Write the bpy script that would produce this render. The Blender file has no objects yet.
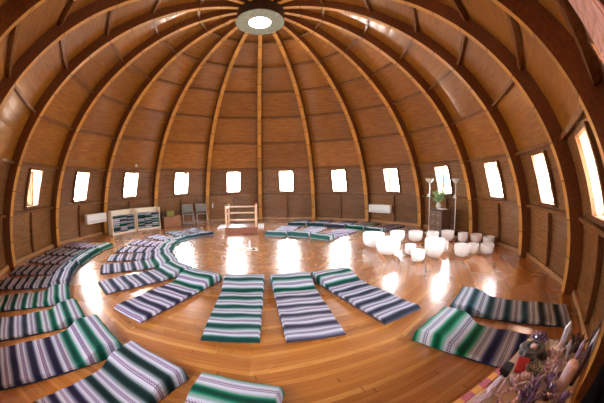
import bpy, bmesh, math, random
from mathutils import Vector, Matrix
S = bpy.context.scene
COL = S.collection
PI = math.pi
rnd = random.Random(7)

# ------------------------------------------------------------------ camera
CAM_LOC = Vector((0.209, -5.958, 1.582))
YAW, PITCH, ROLL = 0.1404, -0.0629, -0.0107
def cam_dir(x3, y2, z3):
    c, s = math.cos(ROLL), math.sin(ROLL); x1 = x3*c - z3*s; z2 = x3*s + z3*c
    c, s = math.cos(PITCH), math.sin(PITCH); y1 = y2*c - z2*s; z1 = y2*s + z2*c
    c, s = math.cos(YAW), math.sin(YAW)
    return Vector((x1*c + y1*s, -x1*s + y1*c, z1))
cam = bpy.data.cameras.new('camera'); cam_o = bpy.data.objects.new('camera', cam); COL.objects.link(cam_o)
R_, U_, F_ = cam_dir(1, 0, 0), cam_dir(0, 0, 1), cam_dir(0, 1, 0)
M = Matrix((R_, U_, -F_)).transposed().to_4x4(); M.translation = CAM_LOC
cam_o.matrix_world = M
cam.type = 'PANO'; cam.sensor_width = 36; cam.sensor_fit = 'HORIZONTAL'
cam.clip_start = 0.02
try:
    cam.cycles.panorama_type = 'FISHEYE_EQUISOLID'; cam.cycles.fisheye_lens = 266.06/604*36; cam.cycles.fisheye_fov = math.radians(200)
except Exception:
    cam.panorama_type = 'FISHEYE_EQUISOLID'; cam.fisheye_lens = 266.06/604*36; cam.fisheye_fov = math.radians(200)
S.camera = cam_o

# ------------------------------------------------------------------ world and exposure
W = bpy.data.worlds.new('daylight'); S.world = W; W.use_nodes = True
wn = W.node_tree; wn.nodes.clear()
wo = wn.nodes.new('ShaderNodeOutputWorld'); bg = wn.nodes.new('ShaderNodeBackground')
tc = wn.nodes.new('ShaderNodeTexCoord'); sx = wn.nodes.new('ShaderNodeSeparateXYZ'); cr = wn.nodes.new('ShaderNodeValToRGB')
mp = wn.nodes.new('ShaderNodeMapRange'); mp.inputs[1].default_value = -1; mp.inputs[2].default_value = 1
wn.links.new(tc.outputs['Generated'], sx.inputs[0]); wn.links.new(sx.outputs['Z'], mp.inputs[0]); wn.links.new(mp.outputs[0], cr.inputs[0])
e = cr.color_ramp.elements
e[0].position = 0.46; e[0].color = (0.76, 0.70, 0.62, 1)
e[1].position = 0.52; e[1].color = (0.95, 0.98, 1.0, 1)
n_ = e.new(1.0); n_.color = (0.72, 0.84, 1.0, 1)
wn.links.new(cr.outputs[0], bg.inputs['Color']); bg.inputs['Strength'].default_value = 114.0
wn.links.new(bg.outputs[0], wo.inputs['Surface'])
try:
    W.cycles.sampling_method = 'MANUAL'; W.cycles.sample_map_resolution = 256
except Exception: pass
S.view_settings.view_transform = 'Standard'; S.view_settings.look = 'None'; S.view_settings.gamma = 1
S.view_settings.use_curve_mapping = False
S.view_settings.exposure = 0.0
S.cycles.max_bounces = 16; S.cycles.diffuse_bounces = 8; S.cycles.glossy_bounces = 5
S.cycles.transparent_max_bounces = 12
S.cycles.caustics_reflective = False; S.cycles.caustics_refractive = False
S.cycles.sample_clamp_indirect = 12
S.cycles.use_denoising = True

# ------------------------------------------------------------------ helpers
def srgb(r, g, b):
    f = lambda c: (c/255/12.92) if c/255 <= 0.04045 else ((c/255+0.055)/1.055)**2.4
    return (f(r), f(g), f(b), 1)
class NT:
    def __init__(self, name):
        self.m = bpy.data.materials.new(name); self.m.use_nodes = True
        self.t = self.m.node_tree; self.b = self.t.nodes['Principled BSDF']; self.out = self.t.nodes['Material Output']
    def n(self, typ, **kw):
        x = self.t.nodes.new(typ)
        for k, v in kw.items(): setattr(x, k, v)
        return x
    def l(self, a, b): self.t.links.new(a, b)
    def put(self, v, sock):
        if hasattr(v, 'node'): self.l(v, sock)
        else: sock.default_value = v
    def math(self, op, a, b=0.0, c=None, clamp=False):
        x = self.n('ShaderNodeMath', operation=op, use_clamp=clamp)
        self.put(a, x.inputs[0]); self.put(b, x.inputs[1])
        if c is not None: self.put(c, x.inputs[2])
        return x.outputs[0]
    def mix(self, f, a, b, blend='MIX'):
        x = self.n('ShaderNodeMix', data_type='RGBA', blend_type=blend)
        self.put(f, x.inputs[0]); self.put(a, x.inputs[6]); self.put(b, x.inputs[7]); return x.outputs[2]
    def ramp(self, f, stops, interp='LINEAR'):
        x = self.n('ShaderNodeValToRGB'); r = x.color_ramp; r.interpolation = interp
        while len(r.elements) > 1: r.elements.remove(r.elements[-1])
        for i, (p, c) in enumerate(stops):
            el = r.elements[0] if i == 0 else r.elements.new(p)
            el.position = p; el.color = c if len(c) == 4 else (*c, 1)
        self.put(f, x.inputs[0]); return x.outputs[0]
    def uv(self): return self.n('ShaderNodeUVMap', uv_map='UVMap').outputs[0]
    def obj(self): return self.n('ShaderNodeTexCoord').outputs['Object']
    def vmap(self, v, scale=(1, 1, 1), loc=(0, 0, 0)):
        x = self.n('ShaderNodeMapping'); self.l(v, x.inputs[0]); x.inputs['Scale'].default_value = scale; x.inputs['Location'].default_value = loc
        return x.outputs[0]
    def noise(self, v, scale=5, detail=3, rough=0.5, dist=0.0, out='Fac'):
        x = self.n('ShaderNodeTexNoise'); self.l(v, x.inputs['Vector']); x.inputs['Scale'].default_value = scale
        x.inputs['Detail'].default_value = detail; x.inputs['Roughness'].default_value = rough; x.inputs['Distortion'].default_value = dist
        return x.outputs[0 if out == 'Fac' else 1]
    def bump(self, h, strength=0.3, dist=0.01):
        x = self.n('ShaderNodeBump'); self.l(h, x.inputs['Height']); x.inputs['Strength'].default_value = strength; x.inputs['Distance'].default_value = dist
        self.l(x.outputs[0], self.b.inputs['Normal'])
    def set(self, col=None, rough=None, metal=None, spec=None, coat=None, coat_r=None, trans=None, emis=None, estr=None):
        I = self.b.inputs
        if col is not None: self.put(col, I['Base Color'])
        if rough is not None: self.put(rough, I['Roughness'])
        if metal is not None: I['Metallic'].default_value = metal
        if spec is not None: I['Specular IOR Level'].default_value = spec
        if coat is not None: I['Coat Weight'].default_value = coat
        if coat_r is not None: I['Coat Roughness'].default_value = coat_r
        if trans is not None: I['Transmission Weight'].default_value = trans
        if emis is not None: I['Emission Color'].default_value = emis
        if estr is not None: I['Emission Strength'].default_value = estr
        return self
def plain(name, c, rough=0.6, metal=0.0, var=0.12, scale=8, **kw):
    t = NT(name); nz = t.noise(t.obj(), scale, 4)
    d = tuple(x*(1-var*2.2) for x in c[:3]) + (1,); li = tuple(min(1, x*(1+var)) for x in c[:3]) + (1,)
    t.set(col=t.mix(nz, d, li), rough=rough, metal=metal, **kw); return t.m

class MB:
    """collects geometry for one mesh"""
    def __init__(self): self.v = []; self.f = []; self.uv = {}; self.mi = []
    def quad(self, pts, uvs=None, mi=0):
        b = len(self.v); self.v += [tuple(p) for p in pts]; self.f.append(tuple(range(b, b+len(pts))))
        if uvs: self.uv[len(self.f)-1] = uvs
        self.mi.append(mi)
    def hexa(self, p, mi=0):   # p: 8 points bottom 4 then top 4
        b = len(self.v); self.v += [tuple(q) for q in p]
        for q in ((3,2,1,0), (4,5,6,7), (0,1,5,4), (1,2,6,5), (2,3,7,6), (3,0,4,7)):
            self.f.append(tuple(b+i for i in q)); self.mi.append(mi)
    def box(self, c, s, mi=0, rot=None):
        x, y, z = s[0]/2, s[1]/2, s[2]/2
        P = [Vector(q) for q in ((-x,-y,-z), (x,-y,-z), (x,y,-z), (-x,y,-z), (-x,-y,z), (x,-y,z), (x,y,z), (-x,y,z))]
        if rot is not None: P = [rot @ q for q in P]
        self.hexa([q + Vector(c) for q in P], mi)
    def tube(self, pts, r, n=10, mi=0, cap=True):
        pts = [Vector(p) for p in pts]; rings = []
        rr = r if isinstance(r, (list, tuple)) else [r]*len(pts)
        up = None
        for i, p in enumerate(pts):
            d = (pts[min(i+1, len(pts)-1)] - pts[max(i-1, 0)]).normalized()
            if up is None: up = Vector((0,0,1)) if abs(d.z) < 0.9 else Vector((1,0,0))
            a = d.cross(up).normalized(); bb = a.cross(d).normalized(); up = bb
            b = len(self.v)
            for k in range(n):
                t = 2*PI*k/n; self.v.append(tuple(p + a*math.cos(t)*rr[i] + bb*math.sin(t)*rr[i]))
            rings.append(b)
        for i in range(len(rings)-1):
            for k in range(n):
                k2 = (k+1) % n
                self.f.append((rings[i]+k, rings[i]+k2, rings[i+1]+k2, rings[i+1]+k)); self.mi.append(mi)
        if cap:
            self.f.append(tuple(reversed(range(rings[0], rings[0]+n)))); self.mi.append(mi)
            self.f.append(tuple(range(rings[-1], rings[-1]+n))); self.mi.append(mi)
    def lathe(self, prof, n=32, c=(0,0,0), mi=0, closed=False):
        rings = []
        for r, z in prof:
            b = len(self.v)
            if r < 1e-5: self.v.append((c[0], c[1], c[2]+z)); rings.append((b, 1))
            else:
                for k in range(n):
                    t = 2*PI*k/n; self.v.append((c[0]+r*math.cos(t), c[1]+r*math.sin(t), c[2]+z))
                rings.append((b, n))
        for (b0, n0), (b1, n1) in zip(rings, rings[1:]):
            for k in range(n):
                k2 = (k+1) % n
                if n0 == 1 and n1 == 1: continue
                if n0 == 1: self.f.append((b0, b1+k2, b1+k))
                elif n1 == 1: self.f.append((b0+k, b0+k2, b1))
                else: self.f.append((b0+k, b0+k2, b1+k2, b1+k))
                self.mi.append(mi)
    def build(self, name, mats, parent=None, smooth=False, bevel=0, loc=(0,0,0), rotz=0.0, recalc=True):
        me = bpy.data.meshes.new(name); me.from_pydata(self.v, [], self.f)
        if not isinstance(mats, (list, tuple)): mats = [mats]
        for m in mats: me.materials.append(m)
        for p, k in zip(me.polygons, self.mi): p.material_index = k
        if self.uv:
            ul = me.uv_layers.new(name='UVMap')
            for i, p in enumerate(me.polygons):
                if i in self.uv:
                    for li, c in zip(p.loop_indices, self.uv[i]): ul.data[li].uv = c
        if recalc or bevel:
            bm = bmesh.new(); bm.from_mesh(me)
            if recalc: bmesh.ops.recalc_face_normals(bm, faces=bm.faces)
            if bevel: bmesh.ops.bevel(bm, geom=list(bm.edges), offset=bevel, segments=2, profile=0.7, affect='EDGES')
            bm.to_mesh(me); bm.free()
        if smooth:
            for p in me.polygons: p.use_smooth = True
        o = bpy.data.objects.new(name, me); COL.objects.link(o); o.location = loc; o.rotation_euler = (0, 0, rotz)
        if parent: o.parent = parent
        return o
def tag(o, label=None, cat=None, group=None, kind=None):
    if label: o['label'] = label
    if cat: o['category'] = cat
    if group: o['group'] = group
    if kind: o['kind'] = kind
    return o
def empty(name, loc, rz=0.0):
    o = bpy.data.objects.new(name, None); COL.objects.link(o); o.location = loc; o.rotation_euler = (0, 0, rz); o.empty_display_size = 0.1
    return o
def copy_tree(o, parent=None):
    c = o.copy(); COL.objects.link(c)
    if parent: c.parent = parent
    for ch in list(o.children): copy_tree(ch, c)
    return c
def part(name, mat, parent, boxes=(), bevel=0.0, **kw):
    m = MB()
    for b in boxes: m.box(*b)
    return m.build(name, mat, parent, bevel=bevel, **kw)

# ------------------------------------------------------------------ dome profile
LROW = 1.2
def _prof():
    pts = [(6.4327, 0.0)]; h = 0.02; s = 0.0
    while s < 8.6:
        m = s + h/2; an = 0.03 + 0.1707*m + 0.0015*m*m
        pts.append((pts[-1][0] - math.sin(an)*h*LROW, pts[-1][1] + math.cos(an)*h*LROW)); s += h
    return pts
PROF = _prof()
def prof(s):
    k = max(0.0, min(s/0.02, len(PROF)-1.001)); i = int(k); f = k-i
    a, b = PROF[i], PROF[i+1]; return (a[0]+(b[0]-a[0])*f, a[1]+(b[1]-a[1])*f)
def lean(s): return 0.03 + 0.1707*s + 0.0015*s*s
NB = 16; DA = 2*PI/NB; TH = math.tan(DA/2)
def er(az): return Vector((math.sin(az), math.cos(az), 0))
def et(az): return Vector((math.cos(az), -math.sin(az), 0))
def shell_pt(az, s, t, off=0.0):
    """point on the flat facet of the bay centred at az, t metres sideways, off metres inward"""
    r, z = prof(s); a = lean(s)
    return er(az)*(r - off*math.cos(a)) + et(az)*t + Vector((0, 0, z - off*math.sin(a)))
S_TOP = 8.05

# ------------------------------------------------------------------ materials
def mat_ply(name, c1, c2, c3, rough=0.38):
    t = NT(name); uv = t.uv()
    at = t.n('ShaderNodeAttribute', attribute_name='panel'); pv = at.outputs['Fac']
    off = t.n('ShaderNodeCombineXYZ'); t.l(t.math('MULTIPLY', pv, 37.0), off.inputs[0]); t.l(t.math('MULTIPLY', pv, 91.0), off.inputs[1])
    ad = t.n('ShaderNodeVectorMath', operation='ADD'); t.l(uv, ad.inputs[0]); t.l(off.outputs[0], ad.inputs[1]); P = ad.outputs[0]
    g = t.noise(t.vmap(P, (1.0, 9, 1)), 2.2, 6, 0.6, 0.8)
    fine = t.noise(t.vmap(P, (6, 90, 1)), 2.0, 3, 0.6)
    blot = t.noise(P, 1.3, 4, 0.6)
    col = t.ramp(g, [(0.28, c1), (0.5, c2), (0.75, c3)])
    col = t.mix(t.math('MULTIPLY', blot, 0.75), col, t.mix(1.0, col, (0.52, 0.44, 0.40, 1), 'MULTIPLY'))
    col = t.mix(0.25, col, t.ramp(fine, [(0.3, (0.35, 0.3, 0.28)), (0.7, (1, 1, 1))]), 'MULTIPLY')
    val = t.math('ADD', t.math('MULTIPLY', pv, 0.35), 0.82)
    hs = t.n('ShaderNodeHueSaturation'); t.l(col, hs.inputs['Color']); t.l(val, hs.inputs['Value'])
    sp = t.noise(P, 16, 6, 0.75, 1.2)
    t.set(col=hs.outputs[0], rough=t.math('ADD', t.math('MULTIPLY', sp, 0.36), rough-0.24), coat=0.6, coat_r=0.14)
    t.bump(t.math('ADD', t.math('MULTIPLY', sp, 0.6), t.math('MULTIPLY', g, 0.1)), 0.5, 0.014)
    return t.m
M_PLY = mat_ply('plywood_shell', srgb(138, 80, 20), srgb(174, 112, 32), srgb(198, 138, 52))
M_PLYLOW = mat_ply('plywood_wall', srgb(112, 72, 38), srgb(148, 102, 56), srgb(174, 128, 76), 0.36)
def mat_wood(name, c1, c2, scale=(1, 14, 14), rough=0.45, ax='obj', **kw):
    t = NT(name); v = t.obj() if ax == 'obj' else t.uv()
    g = t.noise(t.vmap(v, scale), 3, 5, 0.6, 0.5)
    t.set(col=t.ramp(g, [(0.3, c1), (0.7, c2)]), rough=rough, **kw); t.bump(g, 0.15, 0.005); return t.m
def mat_rib():
    t = NT('rib_inner_face'); uv = t.uv()
    g = t.noise(t.vmap(uv, (30, 1.5, 1)), 2.5, 5, 0.6, 0.3)
    sp = t.n('ShaderNodeSeparateXYZ'); t.l(uv, sp.inputs[0])
    fr = t.math('FRACT', t.math('DIVIDE', sp.outputs[1], 0.6))
    joint = t.math('LESS_THAN', fr, 0.035)
    blk = t.n('ShaderNodeTexWhiteNoise', noise_dimensions='1D'); t.l(t.math('FLOOR', t.math('DIVIDE', sp.outputs[1], 0.6)), blk.inputs['W'])
    col = t.ramp(g, [(0.25, srgb(162, 106, 38)), (0.75, srgb(224, 162, 76))])
    hs = t.n('ShaderNodeHueSaturation'); t.l(col, hs.inputs['Color']); t.l(t.math('ADD', t.math('MULTIPLY', blk.outputs[0], 0.4), 0.75), hs.inputs['Value'])
    t.set(col=t.mix(joint, hs.outputs[0], srgb(70, 32, 12)), rough=0.35); t.bump(g, 0.1, 0.004); return t.m
M_RIB = mat_rib()
M_RIBSIDE = mat_wood('rib_side_brown', srgb(88, 44, 18), srgb(134, 74, 34), (8, 8, 8), 0.38)  # rib side faces get a darker brown than the inner face
M_PURLIN = mat_wood('purlin_wood', srgb(100, 62, 34), srgb(146, 100, 60), (6, 6, 6), 0.25)
M_STUD = mat_wood('stud_wood', srgb(92, 52, 26), srgb(130, 80, 42), (6, 6, 2), 0.45)
M_SILL = mat_wood('sill_wood', srgb(150, 104, 62), srgb(188, 140, 90), (6, 6, 6), 0.4)
M_REVEAL = mat_wood('window_reveal', srgb(214, 178, 128), srgb(236, 208, 164), (6, 6, 3), 0.5)
M_SASH = mat_wood('sash_wood', srgb(120, 76, 46), srgb(160, 108, 70), (6, 6, 3), 0.5)
def mat_glass():
    t = NT('window_glass'); t.t.nodes.remove(t.b)
    tr = t.n('ShaderNodeBsdfTransparent'); gl = t.n('ShaderNodeBsdfGlossy'); gl.inputs['Roughness'].default_value = 0.02
    fr = t.n('ShaderNodeFresnel'); fr.inputs[0].default_value = 1.4
    mx = t.n('ShaderNodeMixShader'); t.l(fr.outputs[0], mx.inputs[0]); t.l(tr.outputs[0], mx.inputs[1]); t.l(gl.outputs[0], mx.inputs[2])
    t.l(mx.outputs[0], t.out.inputs['Surface']); return t.m
M_GLASS = mat_glass()
def mat_floor():
    t = NT('floor_boards'); uv = t.uv()
    sp = t.n('ShaderNodeSeparateXYZ'); t.l(uv, sp.inputs[0]); u, v = sp.outputs[0], sp.outputs[1]
    BW = 0.065
    row = t.math('FLOOR', t.math('DIVIDE', v, BW))
    w1 = t.n('ShaderNodeTexWhiteNoise', noise_dimensions='1D'); t.l(row, w1.inputs['W'])
    uu = t.math('ADD', t.math('DIVIDE', u, 3.2), t.math('MULTIPLY', w1.outputs[0], 9.0))
    seg = t.math('FLOOR', uu)
    cb = t.n('ShaderNodeCombineXYZ'); t.l(row, cb.inputs[0]); t.l(seg, cb.inputs[1])
    w2 = t.n('ShaderNodeTexWhiteNoise', noise_dimensions='2D'); t.l(cb.outputs[0], w2.inputs['Vector'])
    rv = w2.outputs[0]
    fv = t.math('FRACT', t.math('DIVIDE', v, BW)); gap = t.math('LESS_THAN', fv, 0.035)
    fu = t.math('FRACT', uu); gap2 = t.math('LESS_THAN', fu, 0.003)
    g = t.noise(t.vmap(uv, (1.5, 30, 1)), 2.2, 5, 0.65, 0.5)
    big = t.noise(uv, 0.8, 3, 0.5)
    col = t.ramp(t.math('ADD', t.math('ADD', t.math('MULTIPLY', rv, 0.16), t.math('MULTIPLY', w1.outputs[0], 0.36)), t.math('MULTIPLY', g, 0.5)),
                 [(0.2, srgb(138, 80, 32)), (0.42, srgb(160, 96, 40)), (0.62, srgb(176, 112, 50)), (0.88, srgb(208, 150, 80))])
    col = t.mix(t.math('MULTIPLY', t.math('MAXIMUM', gap, gap2), 0.7), col, srgb(70, 34, 14))
    t.set(col=col, rough=t.math('ADD', t.math('MULTIPLY', big, 0.14), 0.20), spec=0.6, coat=0.7, coat_r=0.19)
    t.bump(t.math('ADD', t.math('MULTIPLY', t.math('SUBTRACT', 1.0, gap), 0.4), t.math('MULTIPLY', g, 0.12)), 0.07, 0.003)
    return t.m
M_FLOOR = mat_floor()

def mat_blanket(name, ch, ct, split, acc=(156, 140, 160), zig=(54, 46, 58), white=(198, 198, 210), P=0.27, phase=0.0, dark=0.45):
    t = NT(name); uv = t.uv(); sp = t.n('ShaderNodeSeparateXYZ'); t.l(uv, sp.inputs[0]); u, v = sp.outputs[0], sp.outputs[1]
    vv = t.math('ADD', v, phase); vp = t.math('DIVIDE', vv, P); fr = t.math('FRACT', vp)
    late = t.math('GREATER_THAN', v, split)
    base = t.mix(late, srgb(*ch), srgb(*ct))
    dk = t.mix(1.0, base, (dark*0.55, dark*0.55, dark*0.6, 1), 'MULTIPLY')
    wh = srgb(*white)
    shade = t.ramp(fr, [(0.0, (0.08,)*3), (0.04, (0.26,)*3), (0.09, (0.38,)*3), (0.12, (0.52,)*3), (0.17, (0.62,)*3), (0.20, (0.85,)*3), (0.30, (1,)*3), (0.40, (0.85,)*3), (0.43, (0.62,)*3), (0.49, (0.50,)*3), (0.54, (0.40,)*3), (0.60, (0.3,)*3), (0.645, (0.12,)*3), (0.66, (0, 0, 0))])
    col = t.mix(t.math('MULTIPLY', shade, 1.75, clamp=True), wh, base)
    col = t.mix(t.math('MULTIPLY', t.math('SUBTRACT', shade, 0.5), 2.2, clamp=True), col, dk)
    accm = t.ramp(fr, [(0.0, (0, 0, 0)), (0.68, (.9,)*3), (0.90, (0, 0, 0)), (0.95, (0.7,)*3), (0.97, (0, 0, 0))], 'CONSTANT')
    zz = t.math('PINGPONG', t.math('MULTIPLY', u, 36.0), 0.5)
    zf = t.math('MULTIPLY', fr, 11.0)
    pat = t.math('GREATER_THAN', t.math('FRACT', t.math('ADD', zf, zz)), 0.55)
    inner = t.ramp(fr, [(0.0, (0, 0, 0)), (0.70, (1,)*3), (0.88, (0, 0, 0))], 'CONSTANT')
    ac = t.mix(t.math('MULTIPLY', pat, t.math('MULTIPLY', inner, 1.0)), srgb(*acc), srgb(*zig))
    col = t.mix(accm, col, ac)
    th = t.noise(t.vmap(uv, (500, 18, 1)), 1.0, 2, 0.5); th2 = t.noise(t.vmap(uv, (8, 160, 1)), 1.5, 3, 0.5)
    col = t.mix(0.28, col, t.ramp(th2, [(0.3, (0.45,)*3), (0.65, (1,)*3)]), 'MULTIPLY')
    t.set(col=col, rough=0.92, spec=0.15)
    t.bump(t.math('ADD', th, th2), 0.5, 0.004); return t.m
GREEN = (18, 106, 84); TEAL = (52, 96, 102); NAVY = (74, 76, 94); CHAR = (70, 72, 88); BLACKG = (34, 62, 60); PURP = (94, 88, 108); FOREST = (34, 98, 86)
B = {
 'green': mat_blanket('blanket_green', FOREST, FOREST, 9, P=0.265),
 'green_plum': mat_blanket('blanket_green_plum', GREEN, PURP, 0.75, P=0.27),
 'green_navy': mat_blanket('blanket_green_navy', GREEN, NAVY, 0.62, P=0.26),
 'green_char': mat_blanket('blanket_green_charcoal', GREEN, CHAR, 0.85, P=0.25),
 'green_purple': mat_blanket('blanket_green_purple', GREEN, (52, 44, 78), 0.8, P=0.28, acc=(150, 120, 156)),
 'blackgreen': mat_blanket('blanket_black_green', BLACKG, (60, 48, 84), 0.85, P=0.24, acc=(186, 164, 196)),
 'emerald': mat_blanket('blanket_emerald', (14, 112, 84), (18, 84, 72), 1.0, P=0.23),
 'emerald_lilac': mat_blanket('blanket_emerald_lilac', (20, 118, 90), (20, 60, 56), 0.6, P=0.26, acc=(200, 180, 206)),
 'slate': mat_blanket('blanket_slate', CHAR, (48, 48, 72), 0.9, P=0.22),
 'navy': mat_blanket('blanket_navy', (52, 84, 92), NAVY, 0.35, P=0.24),
 'plum': mat_blanket('blanket_plum', (56, 112, 100), PURP, 0.5, P=0.25, white=(214, 208, 222)),
 'bright': mat_blanket('blanket_bright_green', (10, 128, 84), (66, 66, 118), 0.78, P=0.29, acc=(190, 184, 200)),
 'teal': mat_blanket('blanket_teal', (64, 98, 108), (70, 74, 78), 1.2, P=0.27, acc=(150, 152, 162)),
 'lilac': mat_blanket('blanket_lilac', (64, 128, 112), (120, 106, 148), 0.45, P=0.24, white=(236, 230, 240), dark=0.8),
 'pale': mat_blanket('blanket_pale', (70, 120, 116), (140, 132, 164), 0.6, P=0.28, white=(238, 236, 242), dark=0.9),
}
M_FOAM = plain('foam_mat_dark', srgb(38, 34, 48), 0.9)
M_DARK = plain('dark_wood_drum', srgb(48, 26, 16), 0.5)
M_WHITE = plain('white_paint', srgb(232, 230, 226), 0.4, var=0.03)
M_CREAM = plain('cream_board', srgb(240, 226, 200), 0.5, var=0.04)
M_CHROME = plain('grey_steel', srgb(214, 212, 208), 0.3, 0.35)
M_GREY = plain('grey_vinyl', srgb(128, 128, 122), 0.5)

# ------------------------------------------------------------------ floor
def build_floor():
    m = MB(); R = 6.75/math.cos(DA/2)
    for k in range(NB):
        az = (k+0.5)*DA
        a = er(az-DA/2)*R; b = er(az+DA/2)*R
        uo = k*17.3
        hw = R*math.sin(DA/2)
        m.quad([Vector((0, 0, 0)), b, a], [(uo, 0), (uo+hw, 6.75), (uo-hw, 6.75)])
    bottom = len(m.v)
    o = m.build('floor', M_FLOOR, recalc=False)
    # make sure it faces up
    for p in o.data.polygons:
        pass
    bm = bmesh.new(); bm.from_mesh(o.data); bmesh.ops.remove_doubles(bm, verts=bm.verts, dist=1e-4)
    for f in bm.faces:
        if f.normal.z < 0: f.normal_flip()
    bm.to_mesh(o.data); bm.free()
    tag(o, 'glossy honey brown board floor laid in rings of straight planks', kind='structure')
build_floor()

# ------------------------------------------------------------------ shell: wall (rows 0-2) and ceiling (rows 2-top)
WZ0, WZ1, WHW = 1.30, 2.195, 0.295     # window hole heights and half width
def s_of_z(z):
    lo, hi = 0.0, 8.0
    for _ in range(40):
        mid = (lo+hi)/2
        if prof(mid)[1] < z: lo = mid
        else: hi = mid
    return lo
SW0, SW1 = s_of_z(WZ0), s_of_z(WZ1)
def build_shell():
    mw, mc = MB(), MB(); pw, pc = [], []
    for k in range(NB):
        az = (k+0.5)*DA
        def q(m, P, s0, s1, a0, a1, b0, b1, val):
            m.quad([shell_pt(az, s0, a0), shell_pt(az, s0, a1), shell_pt(az, s1, b1), shell_pt(az, s1, b0)],
                   [(a0+k*5, s0*LROW), (a1+k*5, s0*LROW), (b1+k*5, s1*LROW), (b0+k*5, s1*LROW)]); P.append(val)
        def hw(s): return prof(s)[0]*TH
        r = rnd.random
        va, vb, vc = r(), r(), r()
        for i in range(4):
            s0, s1 = -0.02 + i*0.255, -0.02 + (i+1)*0.255
            q(mw, pw, s0, s1, -hw(s0), 0, -hw(s1), 0, va); q(mw, pw, s0, s1, 0, hw(s0), 0, hw(s1), vb)
        ss = [1.0, SW0] + [SW0 + (SW1-SW0)*j/3 for j in (1, 2)] + [SW1, 2.0]
        for i in range(len(ss)-1):
            s0, s1 = ss[i], ss[i+1]
            if i == 0 or i == len(ss)-2: q(mw, pw, s0, s1, -hw(s0), hw(s0), -hw(s1), hw(s1), vc)
            else:
                q(mw, pw, s0, s1, -hw(s0), -WHW, -hw(s1), -WHW, vc); q(mw, pw, s0, s1, WHW, hw(s0), WHW, hw(s1), vc)
        for row in range(2, 9):
            v = r(); e_ = min(row+1, S_TOP+0.25)
            for i in range(4):
                s0 = row + (e_-row)*i/4; s1 = row + (e_-row)*(i+1)/4
                q(mc, pc, s0, s1, -hw(s0), hw(s0), -hw(s1), hw(s1), v)
    for m, P, name, mat, lab in ((mw, pw, 'wall_curved', M_PLYLOW, 'varnished plywood panels of the curved round wall with window openings'), (mc, pc, 'ceiling', M_PLY, 'domed ceiling of orange brown varnished plywood panels between curved ribs')):
        o = m.build(name, mat, recalc=False)
        at = o.data.attributes.new('panel', 'FLOAT', 'FACE')
        for i, v in enumerate(P): at.data[i].value = v
        bm = bmesh.new(); bm.from_mesh(o.data)
        for f in bm.faces:
            if f.normal.dot(f.calc_center_median() - Vector((0, 0, 1.5))) > 0: f.normal_flip()
        bm.to_mesh(o.data); bm.free()
        tag(o, lab, kind='structure')
build_shell()

# ribs
RIBW, RIBD = 0.155, 0.32
def build_rib(i, az):
    m = MB(); n = 64; send = 8.02
    prev = None
    for j in range(n+1):
        s = -0.02 + (send+0.02)*j/n
        r, z = prof(s); r /= math.cos(DA/2); a = lean(s)
        if j == 0: z = 0.0
        dep = RIBD*(1 - 0.35*max(0, (s-5)/3))
        w = RIBW*(1 - 0.25*max(0, (s-4)/4))
        o_ = er(az)*(r+0.02) + Vector((0, 0, z)); i_ = o_ - (er(az)*math.cos(a) + Vector((0, 0, math.sin(a))))*dep
        if j == 0: i_.z = 0.0
        t = et(az)*(w/2); q = (o_-t, i_-t, i_+t, o_+t, s*LROW)
        if prev:
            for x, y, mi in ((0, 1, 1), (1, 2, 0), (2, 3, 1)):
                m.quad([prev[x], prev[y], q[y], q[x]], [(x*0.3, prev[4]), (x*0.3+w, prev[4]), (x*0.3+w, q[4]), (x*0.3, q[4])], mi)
        prev = q
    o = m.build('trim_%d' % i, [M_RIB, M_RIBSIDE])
    return tag(o, 'curved laminated timber rib of the dome with darker brown sides', 'rib', 'curved ribs rising to the crown', 'structure')
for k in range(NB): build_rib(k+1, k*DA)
# purlins: each ring level is one trim object
for row in range(1, 8):
    m = MB()
    for k in range(NB):
        az = (k+0.5)*DA; h = 0.06/LROW; D = 0.11 if row < 3 else 0.115
        s0, s1 = row-h/2, row+h/2
        w0, w1 = prof(s0)[0]*TH - 0.03, prof(s1)[0]*TH - 0.03
        m.hexa([shell_pt(az, s0, -w0, -.01), shell_pt(az, s0, w0, -.01), shell_pt(az, s0, w0, D), shell_pt(az, s0, -w0, D),
                shell_pt(az, s1, -w1, -.01), shell_pt(az, s1, w1, -.01), shell_pt(az, s1, w1, D), shell_pt(az, s1, -w1, D)])
    tag(m.build('trim_%d' % (16+row), M_PURLIN), 'horizontal wooden rail running round the dome between the ribs', kind='structure')
m = MB(); m2 = MB()
for k in range(NB):
    az = (k+0.5)*DA
    m.hexa([shell_pt(az, 0.0, -.025, -.01), shell_pt(az, 0.0, .025, -.01), shell_pt(az, 0.0, .025, .085), shell_pt(az, 0.0, -.025, .085),
            shell_pt(az, 0.98, -.025, -.01), shell_pt(az, 0.98, .025, -.01), shell_pt(az, 0.98, .025, .085), shell_pt(az, 0.98, -.025, .085)])
    w = 6.3*TH
    c = er(az); 
    m2.hexa([c*6.45 - et(az)*w, c*6.45 + et(az)*w, c*6.34 + et(az)*w, c*6.34 - et(az)*w] + [p + Vector((0, 0, 0.09)) for p in (c*6.45 - et(az)*w, c*6.45 + et(az)*w, c*6.34 + et(az)*w, c*6.34 - et(az)*w)])
tag(m.build('trim_24', M_STUD), 'short dark upright studs below each window', kind='structure')
tag(m2.build('baseboard_round', M_SILL), 'pale wooden kerb where the wall meets the floor', kind='structure')

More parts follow.
